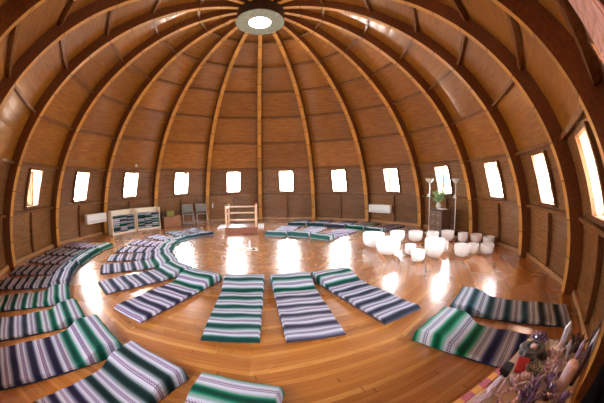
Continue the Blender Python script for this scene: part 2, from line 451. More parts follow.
# ------------------------------------------------------------------ windows
RG = 6.46
def zr(z, off=0.0):
    s = s_of_z(z); r, _ = prof(s); return r - off
for k in range(NB):
    az = (k+0.5)*DA; c, t = er(az), et(az)
    P = lambda r, x, z: c*r + t*x + Vector((0, 0, z))
    root = empty('window_%d' % (k+1), tuple(c*RG + Vector((0, 0, (WZ0+WZ1)/2))), 0)
    inv = Matrix.Translation(-Vector(root.location))
    def L(*pts): return [inv @ p for p in pts]
    mr = MB()   # reveal: four boards of the box running out to the upright glass
    r0, r1 = zr(WZ0), zr(WZ1)
    mr.quad(L(P(r0, -WHW, WZ0), P(r0, WHW, WZ0), P(RG+.03, WHW, WZ0), P(RG+.03, -WHW, WZ0)))
    mr.quad(L(P(r1, -WHW, WZ1), P(r1, WHW, WZ1), P(RG+.03, WHW, WZ1), P(RG+.03, -WHW, WZ1)))
    for x in (-WHW, WHW): mr.quad(L(P(r0, x, WZ0), P(r1, x, WZ1), P(RG+.03, x, WZ1), P(RG+.03, x, WZ0)))
    ro = mr.build('reveal', M_REVEAL, root, recalc=False)
    mc = MB(); cw, cd = 0.06, 0.07
    for x0, x1 in ((-WHW-cw, -WHW), (WHW, WHW+cw)):
        z0, z1 = WZ0-cw*.9, WZ1+cw*.6
        mc.hexa(L(P(zr(z0)+.01, x0, z0), P(zr(z0)+.01, x1, z0), P(zr(z0)-cd, x1, z0), P(zr(z0)-cd, x0, z0),
                  P(zr(z1)+.01, x0, z1), P(zr(z1)+.01, x1, z1), P(zr(z1)-cd, x1, z1), P(zr(z1)-cd, x0, z1)))
    for z0, z1, dd in ((WZ0-cw, WZ0, .10), (WZ1, WZ1+cw*.7, .06)):
        mc.hexa(L(P(zr(z0)+.01, -WHW, z0), P(zr(z0)+.01, WHW, z0), P(zr(z0)-dd, WHW, z0), P(zr(z0)-dd, -WHW, z0),
                  P(zr(z1)+.01, -WHW, z1), P(zr(z1)+.01, WHW, z1), P(zr(z1)-dd, WHW, z1), P(zr(z1)-dd, -WHW, z1)))
    mc.build('window_frame', M_STUD, root)
    ms = MB(); a = 0.035
    for x0, x1, z0, z1 in ((-WHW, -WHW+a, WZ0, WZ1), (WHW-a, WHW, WZ0, WZ1), (-WHW+a, WHW-a, WZ0, WZ0+a), (-WHW+a, WHW-a, WZ1-a, WZ1)):
        ms.hexa(L(P(RG-.02, x0, z0), P(RG-.02, x1, z0), P(RG+.02, x1, z0), P(RG+.02, x0, z0), P(RG-.02, x0, z1), P(RG-.02, x1, z1), P(RG+.02, x1, z1), P(RG+.02, x0, z1)))
    so = ms.build('sash', M_SASH, root)
    mg = MB(); x = WHW-a
    mg.quad(L(P(RG, -x, WZ0+a), P(RG, x, WZ0+a), P(RG, x, WZ1-a), P(RG, -x, WZ1-a)))
    mg.build('pane', M_GLASS, so)
    tag(root, 'small upright daylit window set in the curved plywood wall', 'window', 'ring of small windows', 'structure')
    pl = bpy.data.lights.new('window_daylight', 'AREA'); pl.shape = 'RECTANGLE'; pl.size = 2*x; pl.size_y = WZ1-WZ0-2*a
    pl.cycles.is_portal = True
    po = bpy.data.objects.new('window_daylight', pl); COL.objects.link(po)
    po.location = c*(RG+0.05) + Vector((0, 0, (WZ0+WZ1)/2))
    X = t; Z = c; Y = Z.cross(X)
    mm = Matrix((X, Y, Z)).transposed().to_4x4(); mm.translation = po.location; po.matrix_world = mm

# ------------------------------------------------------------------ crown drum with its skylight disc
def mat_drumring():
    t = NT('crown_ring_grey'); n = t.noise(t.obj(), 9, 5, 0.7, 0.6)
    t.set(col=t.ramp(n, [(0.3, srgb(96, 104, 88)), (0.7, srgb(150, 152, 132))]), rough=0.5); return t.m
root = empty('crown_ring', (0, 0, 5.86))
m = MB(); m.lathe([(0.29, 0.02), (0.30, -0.012), (0.33, 0.0), (0.635, 0.0), (0.635, 0.02), (0.33, 0.02)], 64); m.build('ring_plate', mat_drumring(), root)
m = MB(); m.lathe([(0.61, 0.02), (0.61, 0.60)], 64); m.lathe([(0.63, 0.02), (0.63, 0.60)], 64); m.build('drum', M_DARK, root, smooth=True)
m = MB(); m.lathe([(0, 0.60), (0.63, 0.60)], 64); m.build('cap', M_DARK, root)
em = NT('skylight_disc'); em.set(col=(1, 1, 1, 1), emis=(1, 0.99, 0.97, 1), estr=9.0)
m = MB(); m.lathe([(0, 0.004), (0.288, 0.004), (0.288, 0.014), (0, 0.014)], 48); tag(m.build('light_disc', em.m, root), 'glowing white round disc')
tag(root, 'round grey crown ring with dark drum and glowing disc where the ribs meet', 'skylight')
# ------------------------------------------------------------------ blanket mats
def make_mat(H, az, blanket, label, width=0.62, length=1.85, head=0.15, headlen=0.42, seed=0, slump=0.05, group='striped blanket mats laid in rings on the floor', twist=0.0):
    """H: middle of the raised head end, az: compass bearing in degrees towards the foot end"""
    r = random.Random(seed); a = math.radians(az)
    root = empty('blanket_mat', (H[0], H[1], 0.0), 0); d = er(a); t = et(a)
    ph = [r.uniform(0, 6.28) for _ in range(6)]
    def hgt(s, x):
        base = slump + 0.006*math.sin(s*9+ph[0]) + 0.004*math.sin(s*23+ph[1]+x*7) + 0.004*math.sin(x*14+ph[2]+s*5)
        k = 1.0 if s < headlen*0.62 else max(0.0, 1-(s-headlen*0.62)/(headlen*0.75)); k = k*k*(3-2*k)
        z = base + (head-slump)*k
        if s < 0.07: z *= 0.55 + 0.45*math.sqrt(max(0.0, 1-(1-s/0.07)**2))
        if s > length-0.03: z *= 0.6 + 0.4*(length-s)/0.03
        return z
    m = MB(); ns, nx = 74, 10; grid = []
    for j in range(ns+1):
        s = length*(j/ns)
        if j < 6: s = 0.07*(j/6)**1.5
        w = width*(1 + 0.04*max(0, 1-s/0.6)) + 0.006*math.sin(s*11+ph[3]); cx = twist*math.sin(s*1.7+ph[4])*0.5
        row = []
        zt = hgt(s, 0)
        prof_ = [(-w/2-0.004, 0.012), (-w/2-0.008, zt*0.5), (-w/2, zt*0.85)] + [(-w/2+w*(0.02+0.96*i/nx), None) for i in range(nx+1)] + [(w/2, zt*0.85), (w/2+0.008, zt*0.5), (w/2+0.004, 0.012)]
        arc = 0; last = None
        for x, z in prof_:
            if z is None: z = hgt(s, x)
            if last is not None: arc += math.hypot(x-last[0], z-last[1])
            last = (x, z); row.append((d*s + t*(x+cx) + Vector((0, 0, z)), arc, s))
        grid.append(row)
    extra = hgt(0.03, 0)*0.6
    for j in range(ns):
        for i in range(len(grid[0])-1):
            A, Bq, C, D = grid[j][i], grid[j][i+1], grid[j+1][i+1], grid[j+1][i]
            m.quad([A[0], Bq[0], C[0], D[0]], [(q[1], q[2]+extra) for q in (A, Bq, C, D)])
    for j, sg in ((0, -1), (ns, 1)):    # end faces: the top edge drops to the floor
        row = grid[j]
        for i in range(len(row)-1):
            A, Bq = row[i], row[i+1]
            lo = lambda q: Vector((q[0].x, q[0].y, 0.012)) + d*(0.006*sg)
            m.quad([A[0], Bq[0], lo(Bq), lo(A)], [(A[1], A[2]+extra), (Bq[1], Bq[2]+extra), (Bq[1], Bq[2]+extra+sg*(Bq[0].z-0.012)), (A[1], A[2]+extra+sg*(A[0].z-0.012))])
    o = m.build('blanket', B[blanket], root, smooth=True)
    f = MB(); w = width+0.012
    f.hexa([-d*0.0 - t*w/2 + Vector((0,0,.001)), d*length - t*w/2 + Vector((0,0,.001)), d*length + t*w/2 + Vector((0,0,.001)), t*w/2 + Vector((0,0,.001))] +
           [-d*0.0 - t*w/2 + Vector((0,0,.02)), d*length - t*w/2 + Vector((0,0,.02)), d*length + t*w/2 + Vector((0,0,.02)), t*w/2 + Vector((0,0,.02))])
    f.build('foam_mat', M_FOAM, root)
    return tag(root, label, 'mat', group)
mats = [
 ((-0.16,-1.77), -178, 'green', 'green striped blanket mat lying straight toward the camera, all bands green', {}),
 ((0.58,-1.78), 177, 'green_plum', 'blanket mat with green head and plum tail beside the all green mat', {}),
 ((1.24,-1.68), 162.5, 'green_navy', 'slanting blanket mat with green head and navy tail, right of the plum tailed one', {}),
 ((-0.87,-1.56), -154.5, 'green_purple', 'blanket mat with green head and purple tail, first left of the all green mat', dict(width=.63)),
 ((-1.40,-1.14), -138, 'green_navy', 'second blanket mat left of the all green mat, navy and white tail', dict(width=.60, length=1.8)),
 ((-1.78,-0.62), -123, 'green_char', 'third blanket mat left of the all green mat, dark charcoal blocks on white', dict(width=.56, length=1.75)),
 ((-2.04,-0.10), -111.5, 'navy', 'fourth blanket mat of the inner ring left of the all green mat, navy stripes', dict(width=.50, length=1.66, head=.11)),
 ((-2.21,0.43), -101, 'plum', 'fifth inner ring blanket mat left of the all green mat, plum stripes', dict(width=.48, length=1.62, head=.10)),
 ((-2.30,0.97), -86, 'lilac', 'pale lilac blanket mat of the inner ring below the blanket shelves', dict(width=.50, length=1.55, head=.10)),
 ((-2.30,1.49), -64, 'pale', 'pale inner ring mat with dark teal roll, nearer the shelves than the chairs', dict(width=.47, length=1.55, head=.10)),
 ((-2.06,1.97), -47, 'teal', 'teal headed inner ring mat pointing at the olive box', dict(width=.48, length=1.7, head=.10)),
 ((-1.70,2.37), -36, 'slate', 'slate headed inner ring mat pointing at the folding chairs, nearest the railing', dict(width=.48, length=1.7, head=.10)),
 ((-0.05,-4.37), -165, 'emerald_lilac', 'cut off blanket mat at the bottom middle edge, green and lilac bands', dict(head=.16)),
 ((-0.84,-4.12), -153.5, 'blackgreen', 'black green and lilac zigzag blanket mat at the bottom edge', dict(head=.17, width=.67)),
 ((-1.60,-3.80), -144, 'green_purple', 'wide blanket mat with green head and purple black tail in the bottom left corner', dict(head=.17, width=.74, length=2.0)),
 ((-2.35,-3.42), -141, 'green_char', 'outer ring mat with green head and charcoal tail beside the bottom left mat', dict(width=.60, head=.125)),
 ((-3.0,-2.98), -134, 'emerald', 'outer ring mat all in emerald green and black stripes', dict(width=.60, head=.125)),
 ((-3.5,-2.38), -125, 'slate', 'slate and white striped outer ring mat by the left wall beyond the emerald mat', dict(width=.60, head=.125)),
 ((-3.86,-1.78), -116, 'navy', 'outer ring mat in navy and white blocks, second beyond the emerald mat', dict(width=.60, head=.125)),
 ((-4.05,-1.12), -105, 'plum', 'plum purple tailed mat close under the left wall, third beyond the emerald mat', dict(width=.60, head=.125)),
 ((-4.22,-0.44), -98, 'green_char', 'outer ring mat with green roll and charcoal stripes, second from the far end', dict(width=.58, head=.115)),
 ((-4.26,0.24), -87, 'lilac', 'last lilac mat of the left outer ring, nearest the white heater', dict(width=.58, head=.115)),
 ((2.64,-3.44), 144, 'teal', 'teal and grey blanket mat running to the right wall', dict(width=.62)),
 ((1.92,-3.82), 152, 'bright', 'bright green and navy blanket mat in front of the crystal table', dict(width=.66, head=.17)),
 ((0.5,2.09), 20, 'pale', 'inner ring mat behind the floor centre, nearest the wooden railing', dict(width=.63)),
 ((1.16,1.86), 32, 'pale', 'middle mat of the three behind the floor centre', dict(width=.63)),
 ((1.74,1.38), 47, 'lilac', 'inner ring mat with dark roll nearest the white bowls', dict(width=.62)),
 ((1.40,4.0), 16, 'teal', 'far outer ring mat at the back wall, nearest the railing', dict(width=.63)),
 ((2.08,3.72), 26, 'teal', 'far outer ring mat at the back wall, second from the railing', dict(width=.62)),
 ((2.72,3.26), 36, 'slate', 'middle mat of the five along the back wall', dict(width=.62)),
 ((3.24,2.72), 46, 'emerald', 'back wall mat with a green roll, below the left end of the right heater', dict(width=.62)),
 ((3.66,2.08), 57, 'plum', 'last mat of the back wall row, behind the rear bowls', dict(width=.62)),
]
for i, (H, az, b, lab, kw) in enumerate(mats): make_mat(H, az, b, lab, seed=i+3, **kw)

# ------------------------------------------------------------------ singing bowls
def mat_bowl():
    t = NT('frosted_crystal'); n = t.noise(t.obj(), 14, 3)
    t.set(col=t.mix(n, (0.97, 0.97, 0.97, 1), (1, 1, 1, 1)), rough=0.2)
    t.b.inputs['Subsurface Weight'].default_value = 0.0
    return t.m
M_BOWL = mat_bowl()
_t = M_BOWL.node_tree; _b = _t.nodes['Principled BSDF']; _tr = _t.nodes.new('ShaderNodeBsdfTranslucent'); _tr.inputs[0].default_value = (1, 1, .99, 1)
_mx = _t.nodes.new('ShaderNodeMixShader'); _mx.inputs[0].default_value = .42
_t.links.new(_b.outputs[0], _mx.inputs[1]); _t.links.new(_tr.outputs[0], _mx.inputs[2]); _t.links.new(_mx.outputs[0], _t.nodes['Material Output'].inputs['Surface'])
bowls = [ # x, y, r, h, label
 (3.78,0.50,.212,.30,'white bowl at the left end of the rear row of bowls'),
 (4.29,0.32,.210,.29,'second white bowl of the rear row from its left end'),
 (4.74,0.10,.195,.28,'third rear row white bowl, just left of the cabinet drawers'),
 (5.22,-0.03,.205,.29,'white bowl standing in front of the drawer cabinet'),
 (5.51,-0.42,.158,.27,'narrow white bowl of the rear row in front of the right lamp'),
 (5.86,-0.66,.185,.24,'rear row white bowl right of the lamp, partly hidden by the last pair'),
 (5.93,-1.12,.18,.24,'rearmost white bowl at the right end by the wall'),
 (2.90,0.17,.28,.36,'large white bowl at the far left of the whole group'),
 (2.93,-0.62,.29,.37,'large white bowl in front, left side, overlapping the far left bowl'),
 (3.40,-0.86,.135,.24,'small white bowl between the two largest front bowls'),
 (3.25,-1.43,.155,.25,'white bowl standing nearest the camera'),
 (3.80,-1.27,.235,.41,'tallest white bowl in the middle of the group'),
 (4.28,-1.02,.125,.25,'small white bowl touching the right side of the tallest bowl'),
 (4.44,-1.56,.21,.27,'round wide white bowl right of the tallest bowl'),
 (4.86,-1.53,.14,.24,'small white bowl between the two right front bowls'),
 (5.13,-1.77,.185,.25,'white bowl at the right end of the front row'),
]
for i, (x, y, r, h, lab) in enumerate(bowls):
    m = MB(); w = 0.012
    pr = [(0.0, 0.0), (r*.32, 0.002), (r*.55, h*.05), (r*.76, h*.14), (r*.90, h*.27), (r*.965, h*.42), (r*.99, h*.6), (r, h*.82), (r, h-.004), (r-w*.5, h), (r-w, h-.004)]
    pr += [(q[0]-w if q[0] > w else 0.0, q[1]+w*(0.4 if q[1] > h*.3 else 1)) for q in reversed(pr[:8])]
    pr[-1] = (0.0, w)
    m.lathe(pr, 48)
    tag(m.build('singing_bowl', M_BOWL, smooth=True, loc=(x, y, 0.001)), lab, 'bowl', 'white crystal singing bowls')

# ------------------------------------------------------------------ hatch railing in the middle at the back
def railing():
    root = empty('stair_railing', (-0.6, 3.15, 0))
    mw = mat_wood('railing_wood', srgb(196, 150, 112), srgb(232, 196, 162), (4, 4, 20), 0.4)
    mb = mat_wood('railing_base_wood', srgb(112, 58, 40), srgb(146, 84, 58), (2, 14, 14), 0.35)
    fl_, fr_, bl_, br_ = (-0.5, -0.33), (0.5, -0.33), (-0.5, 0.33), (0.5, 0.33)
    x, y = 0.55, 0.37
    m = MB(); m.box((0, -y, .105), (2*x, .05, .21)); m.box((0, y, .105), (2*x, .05, .21)); m.box((-x+.025, 0, .105), (.05, 2*y-.05, .21)); m.box((x-.025, 0, .105), (.05, 2*y-.05, .21))
    m.box((0, 0, .195), (2*x-.1, 2*y-.05, .02))
    m.build('base', mb, root, bevel=.006)
    for k, (px, py) in enumerate(((-x+.05, -y+.03), (x-.05, -y+.03), (-x+.05, y-.03), (x-.05, y-.03))):
        part('post', mw, root, [((px, py, .54), (.06, .06, .68))], bevel=.006)
        m = MB(); m.lathe([(0, .88), (.028, .88), (.038, .905), (.026, .935), (0, .945)], 14, c=(px, py, 0)); m.build('post_cap', mw, root, smooth=True)
    for z in (.36, .62, .84):
        part('rail', mw, root, [((0, y-.03, z), (2*x-.14, .035, .05))], bevel=.005)
        part('rail', mw, root, [((x-.05, 0, z), (.035, 2*y-.12, .05))], bevel=.005)
        part('rail', mw, root, [((-x+.05, 0, z), (.035, 2*y-.12, .05))], bevel=.005)
    tag(root, 'pale wooden three rail fence on a reddish brown box base', 'railing')
railing()
m = MB(); m.box((0, 0, .03), (1.75, .95, .06))
tag(m.build('floor_cushion', M_WHITE, bevel=.02, loc=(-0.72, 4.15, 0.0)), 'flat white pad on the floor behind the wooden railing', 'pad')
# centre mark
M_CLOTH = plain('pale_cloth', srgb(226, 206, 186), 0.7, var=.05)
m = MB(); m.box((0, 0, .006), (.56, .3, .012)); tag(m.build('centre_cloth', M_CLOTH, bevel=.004, loc=(-.28, .5, 0), rotz=.1), 'small pale rectangular cloth lying at the centre of the floor', 'cloth')
root = empty('candle_holder', (-.2, .56, .012))
m = MB(); m.lathe([(0, 0), (.06, 0), (.06, .015), (.02, .02), (.014, .05), (.03, .06), (0, .062)], 20); m.build('base', M_WHITE, root, smooth=True)
m = MB(); m.lathe([(0, .062), (.018, .062), (.018, .2), (0, .205)], 16); m.build('candle', M_WHITE, root, smooth=True)
tag(root, 'thin white candle on a round holder on the centre cloth', 'candle')
m = MB(); m.lathe([(0, 0), (.035, 0), (.045, .02), (.03, .035), (0, .04)], 12); tag(m.build('dark_stone', plain('dark_stone', srgb(60, 48, 44), .5), smooth=True, loc=(-.1, .42, .012)), 'small dark stone on the right edge of the centre cloth', 'stone')

# ------------------------------------------------------------------ folding chairs
def chair():
    root = empty('folding_chair', (0, 0, 0))
    for x in (-.21, .21):
        m = MB(); m.tube([(x, -.20, 0.012), (x, .02, .38), (x, .12, .58), (x, .16, .80)], .012, 8); m.build('leg', M_CHROME, root, smooth=True)
        m = MB(); m.tube([(x*.92, .22, 0.012), (x*.92, .05, .30), (x*.92, -.10, .44)], .011, 8); m.build('leg', M_CHROME, root, smooth=True)
    m = MB(); m.tube([(-.21, .16, .80), (.21, .16, .80)], .012, 8); m.build('crossbar', M_CHROME, root, smooth=True)
    m = MB(); m.tube([(-.2, -.165, .06), (.2, -.165, .06)], .009, 8); m.build('crossbar', M_CHROME, root, smooth=True)
    m = MB(); m.tube([(-.19, .2, .05), (.19, .2, .05)], .009, 8); m.build('crossbar', M_CHROME, root, smooth=True)
    m = MB(); m.box((0, -.02, .44), (.40, .38, .03)); m.build('seat', M_GREY, root, bevel=.01)
    m = MB(); m.tube([(-.2, -.215, .44), (.2, -.215, .44)], .014, 8); m.build('seat_edge', M_CHROME, root, smooth=True)
    m = MB(); m.hexa([Vector(p) for p in ((-.195, .085, .50), (.195, .085, .50), (.195, .105, .50), (-.195, .105, .50), (-.195, .145, .79), (.195, .145, .79), (.195, .165, .79), (-.195, .165, .79))]); m.build('backrest', M_GREY, root, bevel=.006)
    return root
ch = chair(); ch.location = (-3.10, 5.0, 0); ch.scale = (1.1, 1.05, 1.04); ch.rotation_euler.z = .45
tag(ch, 'grey folding chair by the back wall, the one nearer the shelves', 'chair', 'grey folding chairs')
c2 = copy_tree(ch); c2.location = (-2.54, 5.26, 0); c2.rotation_euler.z = .42
tag(c2, 'grey folding chair by the back wall, the one nearer the railing', 'chair', 'grey folding chairs')

# ------------------------------------------------------------------ chest with olive box
az = math.radians(-39.5); base = er(az)*5.9
M_CHEST = mat_wood('chest_wood', srgb(136, 86, 54), srgb(168, 112, 70), (2, 10, 10), .45)
root = empty('low_chest', tuple(base), -az)
part('body', M_CHEST, root, [((0, 0, .2), (.78, .34, .40))], .008); part('lid', M_CHEST, root, [((0, 0, .41), (.80, .36, .03))], .006)
tag(root, 'low brown wooden chest against the wall between shelves and chairs', 'chest')
M_OL = plain('olive_fabric', srgb(150, 146, 70), .8, var=.25, scale=20)
o = part('fabric_box', M_OL, None, [((0, 0, .10), (.34, .2, .2))], .03); o.location = base + er(az)*0 + et(az)*(-.06) + Vector((0, 0, .425)); o.rotation_euler.z = -az
tag(o, 'olive green and yellow fabric box on top of the low chest', 'box')
o = part('dark_jar', M_DARK, None, [((0, 0, .09), (.11, .11, .18))], .025); o.location = base + et(az)*(-.34) + Vector((0, 0, .425)); o.rotation_euler.z = -az
tag(o, 'small dark container beside the olive box on the low chest', 'container')

# ------------------------------------------------------------------ shelves with folded blankets
def folded(name_mat, w, d, h, layers, label, grp, M4, r):
    """one folded blanket: a soft slab whose front shows its folds"""
    m = MB(); nz = layers*8; rows = []; ph = r.random()*.25
    for j in range(nz+1):
        z = h*j/nz; f = abs(math.sin(PI*j/8))**0.5
        inset = 0.016*(1-f); rows.append((z, inset))
    nx = 6; grid = []
    for z, ins in rows:
        row = []
        ring = [(-w/2+ins*.6, d/2), (-w/2+ins*.4, 0), (-w/2+ins, -d/2+.03)]
        ring += [(-w/2+w*(.04+.92*i/nx), -d/2+ins+.004*math.sin(i*1.7+z*40)) for i in range(nx+1)]
        ring += [(w/2-ins, -d/2+.03), (w/2-ins*.4, 0), (w/2-ins*.6, d/2)]
        grid.append([Vector((x, y, z)) for x, y in ring])
    n = len(grid[0])
    for j in range(nz):
        for i in range(n):
            i2 = (i+1) % n
            P = [grid[j][i], grid[j][i2], grid[j+1][i2], grid[j+1][i]]
            m.quad(P, [(p.x, p.z*1.3+p.y*.3+ph) for p in P])
    m.quad(list(reversed(grid[0])), [(p.x, p.y) for p in reversed(grid[0])]); m.quad(grid[-1], [(p.x, p.y) for p in grid[-1]])
    o = m.build('folded_blanket', B[name_mat], smooth=True); o.matrix_world = M4
    return tag(o, label, 'blanket', grp)
ordn = ['bottom', 'second', 'third', 'fourth', 'top']
def shelf(A, Bp, label, side_word, seed, tilt):
    A, Bp = Vector((*A, 0)), Vector((*Bp, 0)); W_ = (Bp-A).length; X = (Bp-A).normalized(); Y = Vector((-X.y, X.x, 0))
    if Y.dot(A) < 0: Y = -Y
    rot = math.atan2(X.y, X.x); D, Hh, T = .33, .84, .03
    c = (A+Bp)/2 + Y*D/2
    root = empty('blanket_shelf', tuple(c), rot)
    sy = 1 if Matrix.Rotation(rot, 4, 'Z') @ Vector((0, 1, 0)) @ Y > 0 else -1
    for x in (-W_/2+T/2, W_/2-T/2): part('side_panel', M_CREAM, root, [((x, 0, Hh/2), (T, D, Hh))], .003)
    part('bottom_board', M_CREAM, root, [((0, 0, .05), (W_-2*T, D, T))], .003)
    part('back_panel', M_CREAM, root, [((0, sy*(D/2-.008), Hh/2), (W_-2*T, .015, Hh-.02))], .002)
    part('kick_board', M_CREAM, root, [((0, -sy*(D/2-.02), .017), (W_-2*T, .02, .034))], .002)
    part('top_rail', M_CREAM, root, [((0, sy*(D/2-.03), Hh-.03), (W_-2*T, .03, .06))], .003)
    tag(root, label, 'shelf', 'cream blanket shelves')
    r = random.Random(seed); ncol = 3; cw = (W_-2*T-.03)/ncol
    R4 = Matrix.Translation(c) @ Matrix.Rotation(rot, 4, 'Z')
    names = ['navy', 'slate', 'teal', 'plum', 'green_char', 'lilac', 'blackgreen', 'pale', 'green_purple']
    colw = ['left', 'middle', 'right'] if sy > 0 else ['right', 'middle', 'left']
    for ci in range(ncol):
        z = .067; nl = 4 if (seed+ci) % 2 == 0 else 5
        for j in range(nl):
            h = (.60/nl)*r.uniform(.92, 1.04); x = -W_/2+T+.015+cw*(ci+.5)
            ang = 0.0; wv = cw-.02; zz = z
            M4 = R4 @ Matrix.Translation((x, -sy*.02, zz)) @ Matrix.Rotation(0 if sy > 0 else PI, 4, 'Z')
            folded(names[(ci*5+j*2+seed) % 9], wv, .24, h-.004, 2, 'folded striped blanket, %s of the %s stack on %s' % (ordn[j] if j < nl-1 else 'top', colw[ci], side_word), 'folded blankets on the cream shelves', M4, r)
            z += h
shelf((-5.30, 2.18), (-4.83, 3.27), 'cream blanket shelf nearer the white heater', 'the shelf nearer the heater', 1, False)
shelf((-4.79, 3.31), (-4.07, 4.08), 'cream blanket shelf nearer the folding chairs', 'the shelf nearer the chairs', 2, True)

# ------------------------------------------------------------------ wall heaters
def heater(azd, zc, r, w, label):
    az = math.radians(azd); root = empty('wall_heater', tuple(er(az)*r + Vector((0, 0, zc))), -az)
    m = MB(); m.box((0, 0, 0), (w, .2, .32)); m.build('casing', M_WHITE, root, bevel=.035)
    part('end_cap', M_WHITE, root, [((-w/2-.004, 0, 0), (.02, .185, .30))], .008); part('end_cap', M_WHITE, root, [((w/2+.004, 0, 0), (.02, .185, .30))], .008)
    m = MB()
    for i in range(4): m.box((0, -.102, -.12+i*.018), (w*.86, .006, .007))
    m.build('vent_slats', plain('vent_grey', srgb(170, 170, 168), .5), root)
    part('bracket', M_WHITE, root, [((0, .13, .08), (w*.5, .07, .04))], .004)
    tag(root, label, 'heater', 'white wall heaters')
heater(-73.2, .66, 6.03, .92, 'white wall heater between the left windows above the floor mats')
heater(51.6, .62, 6.05, .95, 'white wall heater low on the back right wall behind the bowls')

# ------------------------------------------------------------------ drawer cabinet, plant, lamps
az = math.atan2(5.62, .86); root = empty('drawer_cabinet', (5.62, .86, 0), -az - .12)
M_CAB = mat_wood('dark_cabinet_wood', srgb(66, 42, 32), srgb(98, 66, 50), (10, 10, 3), .35)
M_DRW = mat_wood('drawer_wood', srgb(106, 80, 66), srgb(140, 112, 94), (10, 10, 3), .35)
M_BR = plain('brass_knob', srgb(214, 196, 156), .3, .6)
cw, cd, chh = .60, .40, .80
part('body', M_CAB, root, [((0, 0, chh/2), (cw, cd, chh))], .006)
part('top_board', M_CAB, root, [((0, 0, chh+.012), (cw+.04, cd+.04, .024))], .006)
for i in range(3):
    for j in range(2):
        x = -cw/4+.0+j*cw/2; z = .15+i*.25
        d_ = part('drawer', M_DRW, root, [((x, -cd/2-.008, z), (cw/2-.03, .02, .22))], .004)
        m = MB(); m.lathe([(0, 0), (.012, 0), (.012, .012), (.022, .02), (.018, .032), (0, .035)], 12)
        k_ = m.build('knob', M_BR, d_, smooth=True, loc=(x, -cd/2-.018, z)); k_.rotation_euler = (PI/2, 0, 0)
tag(root, 'dark wooden cabinet with two columns of small drawers by the right back wall', 'cabinet')
CABM = Matrix.Translation((5.62, .86, 0)) @ Matrix.Rotation(-az-.12, 4, 'Z')
p = CABM @ Vector((-.17, .03, chh+.024))
root = empty('potted_plant', tuple(p)); root.scale = (1.05, 1.05, 1.05)
m = MB(); m.lathe([(0, 0), (.05, 0), (.085, .05), (.09, .1), (.06, .15), (.045, .17), (.055, .19), (.045, .185), (.035, .17), (0, .14)], 24); m.build('vase', M_WHITE, root, smooth=True)
ms = MB(); ml = MB(); r = random.Random(5)
for i in range(40):
    a = r.uniform(0, 6.28); e_ = r.uniform(.10, .30); hh = r.uniform(.26, .56)
    end = Vector((math.cos(a)*e_, math.sin(a)*e_, hh)); mid = Vector((math.cos(a)*e_*.3, math.sin(a)*e_*.3, hh*.6))
    ms.tube([(0, 0, .15), mid, end], .003, 5)
    for k in range(7):
        f = .35+.65*k/6; c = Vector((0, 0, .15)).lerp(end, f) + Vector((r.uniform(-.03, .03), r.uniform(-.03, .03), r.uniform(-.02, .03)))
        u = Vector((r.uniform(-1, 1), r.uniform(-1, 1), r.uniform(-.3, .8))).normalized(); v = u.cross(Vector((r.random(), r.random(), 1))).normalized()
        L_, w_ = .075, .024
        n = u.cross(v)*.006
        ml.quad([c, c+u*L_*.5+v*w_+n, c+u*L_, c+u*L_*.5-v*w_+n])
ms.build('stems', plain('plant_stem', srgb(110, 130, 80), .6), root); ml.build('foliage', plain('plant_leaf', srgb(168, 196, 140), .5, var=.25), root, recalc=False)
tag(root, 'bushy pale green plant in a white vase on the drawer cabinet', 'plant')
p = CABM @ Vector((.15, -.07, chh+.024))
root = empty('open_book', tuple(p), -az)
m = MB()
for sgn in (-1, 1):
    m.hexa([Vector(q) for q in ((0, -.11, 0), (sgn*.14, -.11, 0), (sgn*.14, .11, 0), (0, .11, 0), (0, -.11, .03), (sgn*.14, -.11, .018), (sgn*.14, .11, .018), (0, .11, .03))])
m.build('pages', M_WHITE, root); part('cover', M_GREY, root, [((0, 0, -.0015), (.30, .235, .003))], 0)
root.location.z += .004
tag(root, 'open white book lying on the drawer cabinet beside the vase', 'book')
def lamp(x, y, label, ang):
    root = empty('floor_lamp', (x, y, 0), ang); root.scale = (1, 1, 1.07)
    ms_ = M_WHITE
    m = MB(); m.lathe([(0, 0), (.14, 0), (.14, .015), (.05, .03), (.012, .05), (0, .05)], 28); m.build('base', ms_, root, smooth=True)
    m = MB(); m.tube([(0, 0, .04), (0, 0, 1.55)], .015, 10); m.build('pole', ms_, root, smooth=True)
    m = MB(); m.lathe([(.02, 1.53), (.05, 1.55), (.11, 1.60), (.15, 1.66), (.155, 1.665), (.145, 1.66), (.10, 1.605), (.02, 1.56)], 32); m.build('lamp_shade', M_WHITE, root, smooth=True)
    m = MB(); m.tube([(0, 0, 1.15), (-.07, 0, 1.22), (-.12, 0, 1.20)], .007, 8); a_ = m.build('reading_arm', ms_, root, smooth=True)
    m = MB(); m.lathe([(.015, .1), (.025, .09), (.07, 0), (.066, 0), (.02, .085)], 20, c=(-.12, 0, 1.12)); m.build('small_shade', M_WHITE, a_, smooth=True)
    tag(root, label, 'lamp', 'white torchiere floor lamps')
lamp(5.42, 1.26, 'slim torchiere floor lamp standing left of the drawer cabinet', 0.6)
lamp(5.80, .33, 'slim torchiere floor lamp standing right of the drawer cabinet', 0.6)

